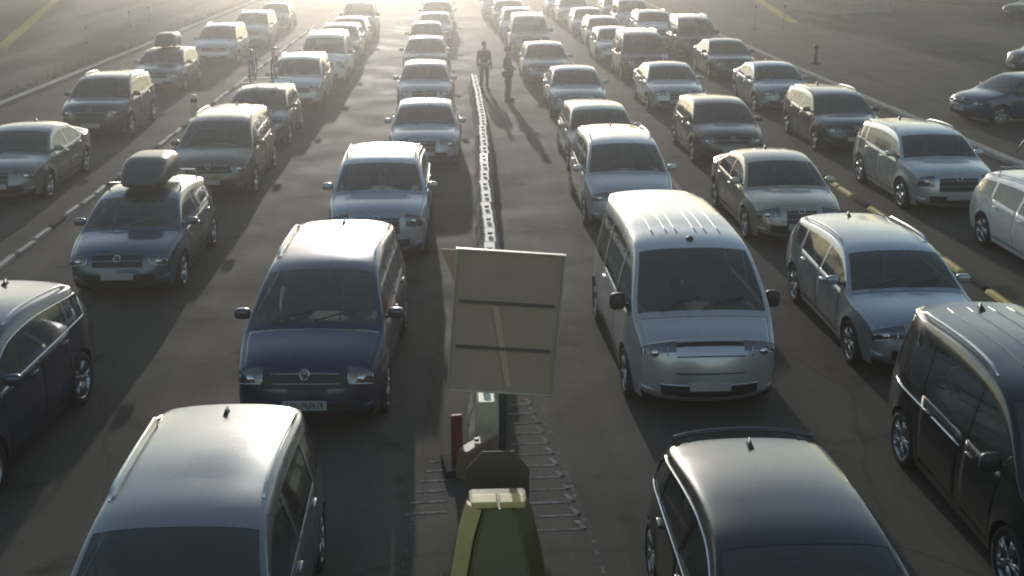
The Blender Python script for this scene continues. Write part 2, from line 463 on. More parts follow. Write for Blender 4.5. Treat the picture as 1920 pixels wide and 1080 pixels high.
    def patch(key, name, offset=0.0, groove=0.0, lift=0.0):
        bm = bmesh.new(); vm = {}
        for quad in parts.get(key, []):
            ids = []
            for q in quad:
                if q not in vm: vm[q] = bm.verts.new(co[q])
                if vm[q] not in ids: ids.append(vm[q])
            if len(ids) >= 3:
                try: bm.faces.new(ids)
                except ValueError: pass
        bmesh.ops.remove_doubles(bm, verts=bm.verts, dist=2e-4)
        bmesh.ops.recalc_face_normals(bm, faces=bm.faces)
        bm.normal_update()
        # make the shell face outward
        c = Vector((0, 0, .55)); s = sum((f.normal.dot(Vector((f.calc_center_median().x, 0, f.calc_center_median().z - .55)) if key != 'grille' else Vector((0, -1, 0))) * f.calc_area()) for f in bm.faces)
        if s < 0: bmesh.ops.reverse_faces(bm, faces=bm.faces); bm.normal_update()
        if offset:
            mv = [(v, v.normal.copy()) for v in bm.verts]
            for v, nn in mv: v.co += nn * offset
        if groove:
            bmesh.ops.inset_region(bm, faces=bm.faces[:], thickness=groove, use_boundary=True, use_even_offset=True)
            bm.normal_update()
            for v in bm.verts:
                if v.is_boundary: v.co -= v.normal * .009
        return done(bm, name)
    out = []      # (name, mesh, material key, parent index or None, loc, level)  level: 0 always, 1 mid, 2 near only
    def add(name, me, mk, parent=None, loc=None, lv=0, rot=None, scale=None, label=None):
        out.append((name, me, mk, parent, loc, lv, rot, scale, label)); return len(out) - 1
    add('body', patch('body', 'car_body'), 'PAINT')
    add('hood', patch('hood', 'car_hood', 0, .011), 'PAINT')
    add('windshield', patch('windshield', 'car_windshield', -.004), 'glass')
    if 'rear_window' in parts: add('rear_window', patch('rear_window', 'car_rear_window', -.004), 'glass')
    for q in range(len(S['win'])):
        for s in (1, -1):
            kk = 'side_window_%d_%d' % (q, s)
            if kk in parts: add('side_window', patch(kk, 'car_side_window', -.006), 'glass')
    for q in range(len(S['doors'])):
        a, b = S['doors'][q]
        for s in (1, -1):
            kk = 'door_%d_%d' % (q, s)
            if kk not in parts: continue
            d = add('door', patch(kk, 'car_door', 0, .008), 'PAINT')
            hx = b - .20; hz = belt(hx) - .11
            bm = bmesh.new(); superell(bm, (0, 0, 0), (.018, .10, .016), .6, 10, 6)
            add('handle', done(bm, 'door_handle'), 'PAINT', d, (s * (width(hx, hz) + .012), hx - Y0, hz), 1)
    for s, kk in ((1, 'headlight_r'), (-1, 'headlight_l')):
        h = add('headlight', patch(kk, 'car_headlight', -.008), 'lamp_in')
        ii = K[3] + 2; vq = .80
        q = top[ii][min(range(nv), key=lambda j: abs(vals[j] - s * vq))]
        bm = bmesh.new(); superell(bm, (0, 0, 0), (.055, .03, .05), .9, 12, 8)
        add('lamp', done(bm, 'car_lamp'), 'chrome', h, (q[0], q[1] - .002, q[2]), 1)
        jj = [j for j in range(nv) if S.get('hlv', .58) < s * vals[j] < .99]
        jj = jj if s > 0 else jj[::-1]
        pts = [top[K[3] + S.get('hl0', 0)][j] for j in jj] + [top[i2][jj[-1]] for i2 in range(K[3] + 1 + S.get('hl0', 0), K[4] + 1)]
        pts = [top[K[4] - 1][jj[0]], top[K[3] + 1][jj[0]]] + pts
        add('lamp_strip', tube_mesh('lamp_strip', [Vector(q_) + Vector((s * .002, -.006, .003)) for q_ in pts], .009, 5), 'chrome', h, None, 1)
    add('grille', patch('grille', 'car_grille', -.012), 'plastic')
    gi = len(out) - 1
    for f in S.get('bars', (1, 3)):
        i = K[3] + f
        pts = [Vector(top[i][j]) + Vector((0, -.006, 0)) for j in range(nv) if abs(vals[j]) < S.get('gv', .56) + .04]
        add('grille_bar', tube_mesh('grille_bar', pts, .008, 6), 'rim', gi, None, 1)
    add('lower_grille', patch('lower_grille', 'car_lower_grille', -.015), 'plastic')
    pts = [Vector(top[K[2]][j]) + Vector((0, -.003, 0)) for j in range(nv) if abs(vals[j]) < .80]
    add('bumper_trim', tube_mesh('bumper_trim', pts, .010, 5), 'plastic' if S['L'] < 4.8 else 'chrome', None, None, 2)
    if S.get('nobadge'):
        for f in (K[3] - 1, K[3] + 1):
            pts = [Vector(top[f][j]) + Vector((0, -.002, 0)) for j in range(nv) if abs(vals[j]) < .60]
            add('bumper_trim', tube_mesh('bumper_trim', pts, .009, 5), 'plastic', None, None, 2)
    if 'tail_light' in parts: add('tail_light', patch('tail_light', 'car_tail_light', -.004), 'tail')
    p = add('number_plate', box_mesh('number_plate', (0, 0, 0), (.52, .014, .112), .004), 'plate', None, (0, -Y0 - .006, .455), 0, (R(-4), 0, 0))
    # emblem ring on the nose
    i = K[4] - 1
    q = top[i][nv // 2]; bm = bmesh.new()
    add_tube(bm, [(.056 * math.cos(a), 0, .056 * math.sin(a)) for a in [2 * math.pi * k / 18 for k in range(19)]], .008, 5, False)
    for sgn in (-1, 1):
        add_tube(bm, [(sgn * .020, 0, .052), (0, 0, .008)], .006, 4)
        add_tube(bm, [(sgn * .046, 0, .030), (sgn * .024, 0, -.046), (0, 0, -.004)], .006, 4)
    if not S.get('nobadge'): add('badge', done(bm, 'badge'), 'chrome', None, (q[0], q[1] - .012, q[2] - .01), 1, (R(-28), 0, 0))
    # mirrors
    mx = cx + S.get('mx', .42); mz = belt(mx) + .10
    for s in (1, -1):
        bm = bmesh.new()
        superell(bm, (s * .125, 0, .01), (.105, .055, .068 * S.get('ms', 1)), .6, 14, 8)
        add_tube(bm, [(0, .02, -.04), (s * .07, 0, -.03)], .022, 6)
        mi = add('mirror', done(bm, 'car_mirror'), S.get('mirmat', 'PAINT'), None, (s * (width(mx, mz - .05) - .01), mx - Y0, mz), 0)
        add('mirror_glass', box_mesh('mirror_glass', (s * .125, .056, .01), (.15, .006, .10), .002), 'chrome', mi, None, 2)
    # wheels
    r_ = S['wr']; k_ = r_ / .32
    for xw in (wf, wr):
        for s in (1, -1):
            we = width(xw, r_ + ra * .9) - .03
            wi = add('wheel', TYRE, 'tyre', None, (s * (we - .10), xw - Y0, r_), 0, (0, 0, 0 if s > 0 else math.pi), (k_, k_, k_))
            add('rim', RIM, 'rim', wi, None, 1)
    add('underbody', box_mesh('underbody', (0, 0, .36), (W * 1.28, L - .5, .28), .05), 'under')
    # cabin
    add('dashboard', box_mesh('dashboard', (0, cx + .42 - Y0, cz - .10), (W * 1.62, .55, .16), .06), 'cabin')
    sx = fx + S.get('seatx', .38); seatz = S.get('seatz', .52)
    SE = seat_mesh(fz - seatz)
    for ys in (0, .95):
        if sx + ys < rx - .25:
            for s in (1, -1): add('seat', SE, 'seat', None, (s * W * .42, sx + ys - Y0, seatz), 1)
    swp = [(.17 * math.cos(a), 0, .17 * math.sin(a)) for a in [2 * math.pi * k / 16 for k in range(17)]]
    add('steering_wheel', tube_mesh('steering_wheel', swp, .015, 5), 'cabin', None, (W * .42, sx - .42 - Y0, cz - .02), 2, (R(-25), 0, 0))
    # wipers
    i = K[5] + 1
    for s, a, b in ((1, .02, .60), (-1, .62, .06)):
        ja = min(range(nv), key=lambda j: abs(vals[j] - s * a)); jb = min(range(nv), key=lambda j: abs(vals[j] - s * b))
        A = Vector(top[i][ja]); Bv = Vector(top[i + 2][jb]); up = Vector((0, -.02, .025))
        pts = [A + up, A.lerp(Bv, .5) + up + Vector((0, -.015, .02)), Bv + up]
        add('wiper', tube_mesh('wiper', pts, .010, 5), 'plastic', None, None, 2)
    q = Vector(top[K[6] - 2][nv // 2]); bm = bmesh.new(); superell(bm, (0, .09, -.10), (.12, .02, .035), .6, 12, 6); add_tube(bm, [(0, .02, -.02), (0, .09, -.09)], .008, 5)
    add('rear_view_mirror', done(bm, 'rear_view_mirror'), 'cabin', None, q, 2)
    if S.get('paper'):
        for px__, py__, a__, s__ in ((-.52, .30, 20, (.15, .10)), (-.33, .36, -35, (.06, .05))):
            add('paper', box_mesh('paper', (0, 0, 0), (s__[0], s__[1], .003)), 'plate', None, (px__, cx + py__ - Y0, cz - .012), 2, (0, 0, R(a__)))
    if S.get('spoiler'):
        pts = [Vector(top[K[8]][j]) + Vector((0, .17 - .05 * abs(vals[j]) ** 2, .012)) for j in range(nv) if abs(vals[j]) < .93]
        sp = add('spoiler', tube_mesh('spoiler', pts, .024, 8), 'PAINT', None, None, 0)
        for j in (nv // 2 - 5, nv // 2 + 5): add('spoiler_foot', box_mesh('spoiler_foot', (0, 0, 0), (.03, .12, .018), .004), 'plastic', sp, Vector(top[K[8]][j]) + Vector((0, .07, 0)), 0)
    # aerial
    if S.get('fin', True):
        bm = bmesh.new()
        vs_ = [bm.verts.new(c) for c in ((-.025, -.09, -.01), (.025, -.09, -.01), (.03, .08, -.01), (-.03, .08, -.01), (0, .075, .065), (0, .03, .06))]
        for f in ((0, 1, 5), (1, 2, 4, 5), (2, 3, 4), (3, 0, 5, 4), (0, 3, 2, 1)): bm.faces.new([vs_[k] for k in f])
        ia = K[8] - 3
        add('aerial', done(bm, 'aerial'), 'plastic', None, top[ia][nv // 2], 1)
    else:
        bm = bmesh.new(); superell(bm, (0, 0, .01), (.05, .06, .03), .8, 10, 6)
        add('aerial', done(bm, 'aerial'), 'plastic', None, top[K[6] + 2][nv // 2], 1)
    # roof rails, ribs, trim
    if S.get('rails'):
        for s in (1, -1):
            j = min(range(nv), key=lambda j: abs(vals[j] - s * .90))
            a, b = K[6] + 5, K[8] - 2
            pts = [Vector(top[a][j]) + Vector((0, -.05, -.005))] + [Vector(top[i][j]) + Vector((0, 0, .05)) for i in range(a + 1, b, 2)] + [Vector(top[b][j]) + Vector((0, .05, -.005))]
            add('roof_rail', tube_mesh('roof_rail', pts, .017, 6), S['rails'], None, None, 0)
    if S.get('ribs'):
        for v in S['ribs']:
            j = min(range(nv), key=lambda j: abs(vals[j] - v))
            pts = [Vector(top[i][j]) + Vector((0, 0, -.004)) for i in range(K[6] + 4, K[8] - 1, 2)]
            add('roof_rib', tube_mesh('roof_rib', pts, .014, 6), 'PAINT', None, None, 0)
    if S.get('trim'):
        for s in (1, -1):
            a0 = S['win'][0][0]; b0 = S['win'][-1][1]
            ids = [i for i in range(n) if a0 < side[s][i][NSIDE_U][1] + Y0 < b0 and E[i].y - belt(E[i].x) > .10]
            lo = [Vector(side[s][i][NSIDE_U]) + Vector((s * .006, 0, 0)) for i in ids]
            hi = [Vector(side[s][i][1]) + Vector((s * .006, 0, .0)) for i in ids]
            add('window_trim', tube_mesh('window_trim', lo + hi[::-1] + lo[:1], .011, 5), 'chrome', None, None, 0)
    if S.get('slider'):
        for s in (1, -1):
            i0, i1 = S['slider']
            pts = []
            for t in range(13):
                x = i0 + (i1 - i0) * t / 12; z = belt(x) - .12
                pts.append((s * (width(x, z) + .006), x - Y0, z))
            add('door_rail', tube_mesh('door_rail', pts, .013, 5), 'chrome', None, None, 0)
    if S.get('bars_roof'):
        for i in (K[6] + 6, K[8] - 5):
            jl = min(range(nv), key=lambda j: abs(vals[j] + .92)); jr = nv - 1 - jl
            A, Bv = Vector(top[i][jl]), Vector(top[i][jr])
            zz = S['peak'][1] + .075
            pts = [A, (A.x * .98, A.y, zz), (Bv.x * .98, Bv.y, zz), Bv]
            add('roof_bar', tube_mesh('roof_bar', pts, .018, 6), 'chrome', None, None, 0)
    return dict(parts=out, L=L, rf=fx, rr=rx, S=S)

def seat_mesh(h):
    bm = bmesh.new()
    superell(bm, (0, 0, .06), (.25, .26, .09), .5, 12, 6)
    superell(bm, (0, .27, .33), (.25, .08, .30), .5, 12, 6, Matrix.Rotation(R(-14), 3, 'X'))
    superell(bm, (0, .37, .70), (.13, .05, .09), .6, 10, 6, Matrix.Rotation(R(-10), 3, 'X'))
    return done(bm, 'car_seat')
# one wheel for all cars: radius .32, outside face towards +X
bm = bmesh.new()
lathe_x(bm, [(.085, .21), (.10, .225), (.11, .26), (.105, .295), (.085, .315), (.05, .32), (-.05, .32), (-.085, .315), (-.105, .295), (-.11, .26), (-.10, .215)], 30)
TYRE = done(bm, 'tyre')
bm = bmesh.new()
lathe_x(bm, [(.098, .222), (.085, .205), (.03, .20), (-.05, .20)], 30)
for k in range(5):
    a = 2 * math.pi * k / 5
    for dlt in (-.16, .16):
        add_tube(bm, [(.075, .05 * math.cos(a), .05 * math.sin(a)), (.085, .21 * math.cos(a + dlt), .21 * math.sin(a + dlt))], [.028, .018], 6)
add_tube(bm, [(.04, 0, 0), (.092, 0, 0)], .055, 12)
lathe_x(bm, [(.0, .19), (.0, .02)], 20)
RIM = done(bm, 'rim')

B = dict(W=1.80, lip=.78, hb=.60, belt=.90, lean=21, wr=.32)
def st_(**k): d = dict(B); d.update(k); return d
SPEC = {
 'hatchback': st_(L=4.25, cowl=(1.02, .99), rf=(1.72, 1.395), peak=(2.35, 1.465), rr=(3.72, 1.37), rg=(4.08, 1.02), deck=(4.16, .92), wheels=(.86, 3.50),
                  win=((1.28, 2.33), (2.41, 3.30), (3.36, 3.72)), doors=((1.36, 2.36), (2.37, 3.28))),
 'small_hatchback': st_(L=3.95, W=1.70, cowl=(.92, 1.0), rf=(1.55, 1.42), peak=(2.1, 1.49), rr=(3.5, 1.40), rg=(3.82, 1.02), deck=(3.88, .92), wheels=(.78, 3.28),
                  win=((1.18, 2.2), (2.28, 3.2)), doors=((1.25, 2.24), (2.25, 3.1)), wr=.30),
 'sedan': st_(L=4.62, cowl=(1.12, .97), rf=(1.86, 1.37), peak=(2.45, 1.44), rr=(3.10, 1.39), rg=(3.82, 1.06), deck=(4.50, 1.02), wheels=(.90, 3.66), lean=23,
                  win=((1.38, 2.45), (2.53, 3.42)), doors=((1.46, 2.48), (2.49, 3.46))),
 'estate': st_(L=4.68, cowl=(1.14, .98), rf=(1.86, 1.38), peak=(2.5, 1.455), rr=(4.15, 1.38), rg=(4.50, 1.02), deck=(4.58, .92), wheels=(.90, 3.70), rails='chrome',
                  win=((1.38, 2.45), (2.53, 3.45), (3.53, 4.1)), doors=((1.46, 2.48), (2.49, 3.46))),
 'suv': st_(L=4.46, W=1.86, lip=.92, hb=.70, belt=1.04, cowl=(1.05, 1.13), rf=(1.72, 1.56), peak=(2.4, 1.645), rr=(3.90, 1.56), rg=(4.24, 1.16), deck=(4.36, 1.02), wheels=(.88, 3.52), wr=.355,
                  win=((1.28, 2.36), (2.44, 3.36), (3.43, 3.86)), doors=((1.36, 2.39), (2.40, 3.32)), lean=18, rails='chrome', trim=True, lipx=.12, seatz=.66),
 'mpv': st_(L=4.50, W=1.83, lip=.84, hb=.64, belt=.97, cowl=(.86, 1.07), rf=(1.66, 1.545), peak=(2.4, 1.625), rr=(4.05, 1.55), rg=(4.33, 1.10), deck=(4.42, .98), wheels=(.86, 3.60),
                  win=((1.06, 2.30), (2.38, 3.35), (3.43, 4.0)), doors=((1.24, 2.33), (2.34, 3.38)), lean=17, rails='chrome', mx=.46, seatz=.62),
 'van': st_(L=4.90, W=1.92, lip=1.00, hb=.78, belt=1.12, cowl=(.58, 1.19), rf=(1.42, 1.86), peak=(2.3, 1.97), rr=(4.62, 1.93), rg=(4.80, 1.25), deck=(4.85, 1.10), wheels=(.90, 3.92), wr=.34,
                  win=((.82, 1.85), (1.95, 3.15), (3.25, 4.55)), doors=((.98, 1.88), (1.90, 3.2)), lean=11, ribs=(-.62, -.36, -.18, .18, .36, .62), fin=False, mx=.55, ms=1.7, mirmat='plastic', lipx=.16, bars=(0, 2), seatz=.86, bs=.0),
 'compact_van': st_(L=4.42, W=1.84, lip=.92, hb=.70, belt=1.04, cowl=(.80, 1.10), rf=(1.52, 1.68), peak=(2.3, 1.80), rr=(4.18, 1.76), rg=(4.33, 1.15), deck=(4.38, 1.02), wheels=(.86, 3.56), wr=.33,
                  win=((1.02, 2.0), (2.1, 3.15), (3.25, 4.1)), doors=((1.2, 2.04), (2.06, 3.12)), lean=11, rails='chrome', ribs=(-.5, -.18, .18, .5), slider=(2.1, 4.0), mx=.45, ms=1.4, mirmat='plastic', seatz=.74, bs=.0),
}
for k_, v_ in dict(hatchback=dict(hl0=1, gv=.52, gu=0, bars=(2,)), small_hatchback=dict(gv=.30, gd=1), sedan=dict(gv=.38, gd=2, hl0=1, hlv=.50, bars=(0, 2)), estate=dict(gv=.40, gd=1, hl0=1, hlv=.5, bars=(1, 2)),
                 suv=dict(gv=.50, gd=1, bars=(0, 2)), mpv=dict(gv=.58, hl0=1, hlv=.60, bars=(1, 3)), van=dict(hl0=2, hlv=.52, gv=.50, gd=-3, gu=0, bars=(), nobadge=True), compact_van=dict(gv=.45, gd=1, bars=(2,))).items(): SPEC[k_].update(v_)
SPEC['loaded_hatchback'] = dict(SPEC['hatchback'], bars_roof=True)
SPEC['loaded_estate'] = dict(SPEC['estate'], bars_roof=True)
SPEC['dark_hatchback'] = dict(SPEC['hatchback'], trim=True, spoiler=True)
SPEC['papered_mpv'] = dict(SPEC['mpv'], paper=True)
STY = {k: car_style(v) for k, v in SPEC.items()}
NAME = {'hatchback': 'hatchback_car', 'small_hatchback': 'small_car', 'sedan': 'sedan_car', 'estate': 'estate_car', 'suv': 'suv_car', 'mpv': 'minivan_car', 'van': 'passenger_van',
        'compact_van': 'compact_van', 'loaded_hatchback': 'hatchback_car', 'loaded_estate': 'estate_car', 'dark_hatchback': 'hatchback_car', 'papered_mpv': 'minivan_car'}

def car(style, color, x, yrf, label, lv=0, rz=0.0, group='cars queueing towards the camera', scale=(1, 1, 1), raw_xy=False, cat='car'):
    """lv: how many of the small parts the photograph shows (2 near, 1 middle, 0 far).  yrf: where the front edge of the roof stands."""
    T = STY[style]
    y = yrf if raw_xy else yrf - (T['rf'] - T['L'] / 2)
    root = thing(NAME[style], label, cat, (x, y, 0), (0, 0, R(rz)), group); root.scale = scale
    obs = []
    for name, me, mk, par, loc, need, rot, scl, lab in T['parts']:
        if need > lv: obs.append(None); continue
        m = M['paint_' + color] if mk == 'PAINT' else M[mk]
        o = link(name, me, m, root if par is None else (obs[par] or root), loc, rot, scl)
        obs.append(o)
    return root

# lane right of the barrier (x about 3.4)
car('dark_hatchback', 'black', 2.66, 7.95, 'black hatchback at the bottom, roof close to the camera, right of the island', 2)
car('van', 'silver', 3.10, 14.85, 'large silver passenger van with ribbed roof beside the sign', 2, 0.5, cat='van')
car('mpv', 'silver', 3.50, 24.2, 'silver minivan directly behind the big ribbed-roof van', 2)
car('hatchback', 'beige', 3.66, 29.8, 'pale hatchback second behind the big ribbed-roof van', 1)
car('sedan', 'light_blue', 3.88, 38.2, 'pale blue sedan third behind the big ribbed-roof van', 1)
car('hatchback', 'grey', 3.48, 45.9, 'grey hatchback in front of a tall van, right of the two people', 1)
car('compact_van', 'beige', 3.46, 55.4, 'tall pale van in the queue right of the barrier, far back', 0, cat='van')
car('mpv', 'silver', 3.30, 62.4, 'silver car whose roof shows just above the tall pale van', 0)
car('suv', 'beige', 3.10, 69.0, 'pale car second behind the tall pale van', 0)
car('compact_van', 'grey', 2.7, 77.0, 'grey van at the top edge, right of the upper end of the barrier', 0, cat='van')
# next lane (x about 7)
car('compact_van', 'black', 5.95, 10.05, 'black van with silver roof rail cut by the right edge', 2, cat='van')
car('estate', 'light_blue', 6.38, 16.3, 'blue-grey estate with roof rails in front of the black van', 2)
car('sedan', 'beige', 6.52, 23.1, 'pale champagne sedan behind the blue-grey estate with roof rails', 2)
car('hatchback', 'brown', 6.98, 30.7, 'brown hatchback behind the pale champagne sedan', 1)
car('sedan', 'silver', 7.14, 39.2, 'silver sedan with bright left flank behind the brown hatchback', 1)
car('compact_van', 'charcoal', 7.36, 46.6, 'dark grey van behind the silver sedan with bright flank', 1, cat='van')
car('hatchback', 'silver', 7.05, 52.6, 'silver hatchback just behind the dark grey van', 0)
car('estate', 'grey', 7.3, 58.6, 'grey estate two behind the dark grey van', 0)
car('hatchback', 'light_blue', 7.2, 64.6, 'bluish hatchback three behind the dark grey van', 0)
car('suv', 'silver', 7.05, 71.5, 'silver car four behind the dark grey van', 0)
car('hatchback', 'white', 6.9, 79.0, 'white car five behind the dark grey van, at the top edge', 0)
# rightmost lane (x about 10.6)
car('loaded_estate', 'white', 10.98, 19.6, 'white estate at the right edge carrying a bicycle on its roof', 2, 0.5)
car('suv', 'silver', 10.55, 25.4, 'silver SUV close behind the white estate with the bicycle', 2, scale=(1, 1.02, .94))
car('estate', 'charcoal', 10.62, 32.2, 'dark estate behind the silver SUV by the right kerb', 1)
car('sedan', 'light_blue', 10.66, 39.1, 'light blue sedan two behind the silver SUV', 1)
car('sedan', 'navy', 10.85, 47.2, 'dark blue sedan three behind the silver SUV', 1)
car('compact_van', 'charcoal', 10.9, 54.0, 'long dark van near the right kerb with bright roof edge', 0, cat='van')
car('suv', 'white', 10.0, 60.0, 'white SUV left of the long dark van', 0)
car('compact_van', 'white', 9.9, 66.8, 'white van behind the white SUV in the rightmost queue', 0, cat='van')
car('hatchback', 'grey', 10.1, 75.0, 'grey hatchback last visible in the rightmost queue', 0)
# lane left of the barrier (x about -1.4)
car('mpv', 'grey', -2.20, 8.18, 'grey minivan at the bottom with sun glare on its roof', 2, scale=(.95, 1, 1))
car('papered_mpv', 'navy', -1.76, 14.9, 'dark blue minivan with chrome grille bars and silver roof rails', 2, -2, scale=(1.01, 1.1, 1.06))
car('suv', 'light_blue', -1.46, 22.3, 'pale blue SUV close behind the dark blue minivan', 2)
car('sedan', 'light_blue', -0.80, 30.8, 'blue-grey sedan beside the white barrier, lower of two alike', 1)
car('hatchback', 'light_blue', -1.0, 39.5, 'blue-grey hatchback just behind the sedan beside the barrier', 1)
car('hatchback', 'bronze', -1.18, 48.4, 'bronze hatchback level with the two people', 1)
car('small_hatchback', 'brown', -1.28, 55.4, 'small brown car behind the bronze hatchback', 0)
car('hatchback', 'silver', -1.0, 61.6, 'silver hatchback behind the small brown car', 0)
car('suv', 'beige', -.95, 68.2, 'pale car second behind the small brown car', 0)
car('hatchback', 'grey', -1.0, 76.0, 'grey car at the top edge left of the barrier', 0)
# second lane from the left (x about -5.6)
car('suv', 'navy', -5.86, 12.6, 'dark blue SUV with chrome window trim at the left edge', 2, -4)
car('loaded_hatchback', 'blue_grey', -5.55, 20.3, 'blue-grey hatchback carrying a rounded grey roof box', 2)
car('mpv', 'bronze', -5.5, 27.6, 'bronze minivan behind the hatchback with the roof box', 2, scale=(1, 1.06, 1))
car('loaded_hatchback', 'charcoal', -5.5, 33.6, 'dark hatchback carrying two bicycles on its roof', 1)
car('mpv', 'silver', -5.25, 40.2, 'silver minivan with dazzling roof behind the car with two bicycles', 0)
car('compact_van', 'white', -5.0, 46.4, 'white van with dazzling roof in the second queue from left', 0, cat='van')
car('suv', 'beige', -5.0, 52.6, 'pale SUV behind the white van with dazzling roof', 0)
car('hatchback', 'grey', -5.1, 58.8, 'grey hatchback two behind the white van with dazzling roof', 0)
car('compact_van', 'silver', -5.1, 65.2, 'silver van at the top edge in the second queue from left', 0, cat='van')
# leftmost lane (x about -10.3)
car('sedan', 'grey', -10.05, 27.4, 'grey sedan cut by the left edge', 1)
car('suv', 'charcoal', -10.3, 35.2, 'dark SUV second from the front in the leftmost queue', 1)
car('loaded_hatchback', 'grey', -10.75, 44.6, 'grey hatchback carrying a dark roof box in the leftmost queue', 1)
car('mpv', 'silver', -10.3, 53.0, 'silver minivan with bright roof edge in the leftmost queue', 1)
car('mpv', 'light_blue', -10.05, 60.6, 'light blue minivan fifth in the leftmost queue', 0)
car('hatchback', 'grey', -10.2, 69.5, 'grey hatchback last in the leftmost queue', 0)
# parked beyond the right kerb
car('hatchback', 'blue', 17.6, 36.0, 'dark blue car parked sideways beyond the right kerb', 1, -78, 'cars parked on the right apron', raw_xy=True)
car('compact_van', 'navy', 24.4, 46.6, 'dark blue van parked beyond the blue car at the right edge', 0, -84, 'cars parked on the right apron', raw_xy=True, cat='van')
car('estate', 'green', 37.4, 75.3, 'dark green car in the top right corner', 0, -80, 'cars parked on the right apron', raw_xy=True)

# plate characters on the dark blue minivan: no more than dark strokes can be read in the photograph
vw = [o for o in bpy.data.objects if o.get('label', '').startswith('dark blue minivan with chrome')][0]
pl = [o for o in vw.children if o.name.startswith('number_plate')][0]
bm = bmesh.new()
for k, (fx_, wd_, full) in enumerate(((-.20, .012, 1), (-.155, .04, 0), (-.10, .04, 0), (-.03, .035, 0), (.02, .035, 0), (.07, .035, 0), (.115, .014, 1), (.16, .04, 0), (.205, .012, 1))):
    add_box(bm, (fx_, -.0095, 0), (.011, .004, .072))
    if not full:
        add_box(bm, (fx_ + wd_ / 2, -.0095, .030 if k % 2 else -.030), (wd_ - .012, .004, .011)); add_box(bm, (fx_ + wd_ - .006, -.0095, .012 if k % 2 else -.01), (.010, .004, .045))
link('characters', done(bm, 'plate_characters', False), M['plate_ink'], pl)
# ------------------------------------------------------------------ roof boxes and bicycles
def roof_box(label, loc, m, L=1.9, Wd=.80, H=.40, group='roof boxes'):
    root = thing('roof_box', label, 'roof box', loc, group=group)
    for nm, z0, z1, mm in (('lid', .14, 1.0, m), ('tray', 0.0, .14, 'plastic')):
        bm = bmesh.new(); rings = []
        nu, nl = 24, 18
        for j in range(nl + 1):
            t = j / nl; y = -L / 2 + L * t
            taper = (1 - abs(2 * t - 1) ** 3.2) ** .5; wz = .30 + .70 * taper if nm == 'lid' else .9 * (.3 + .7 * taper)
            front = .55 + .45 * sm(t / .35)
            wd = Wd / 2 * (.42 + .58 * taper); row = []
            for i in range(nu + 1):
                a = math.pi * i / nu
                cxx = math.copysign(abs(math.cos(a)) ** .45, math.cos(a)); szz = math.sin(a) ** .5
                z = (z0 + (z1 - z0) * szz * taper * front) * H if nm == 'lid' else (z1 - (z1 - z0) * szz) * H
                row.append(bm.verts.new((cxx * wd * (1.0 if nm == 'lid' else .97), y, z)))
            rings.append(row)
        for a, b in zip(rings, rings[1:]):
            for i in range(nu): bm.faces.new((a[i], a[i + 1], b[i + 1], b[i]))
        bmesh.ops.recalc_face_normals(bm, faces=bm.faces)
        link(nm, done(bm, 'box_' + nm), M[mm], root)
    for s in (-1, 1):
        for yy in (-.45, .45): link('clamp', box_mesh('clamp', (0, 0, 0), (.05, .12, .07), .01), M['plastic'], root, (s * Wd * .38, yy, -.03))
    return root
roof_box('rounded grey roof box on the blue-grey hatchback at left', (-5.52, 21.2, 1.545), 'boxwhite', H=.44, Wd=.84, L=1.9)
roof_box('dark roof box on the grey hatchback in the leftmost queue', (-10.75, 45.4, 1.545), 'boxblack', H=.44)

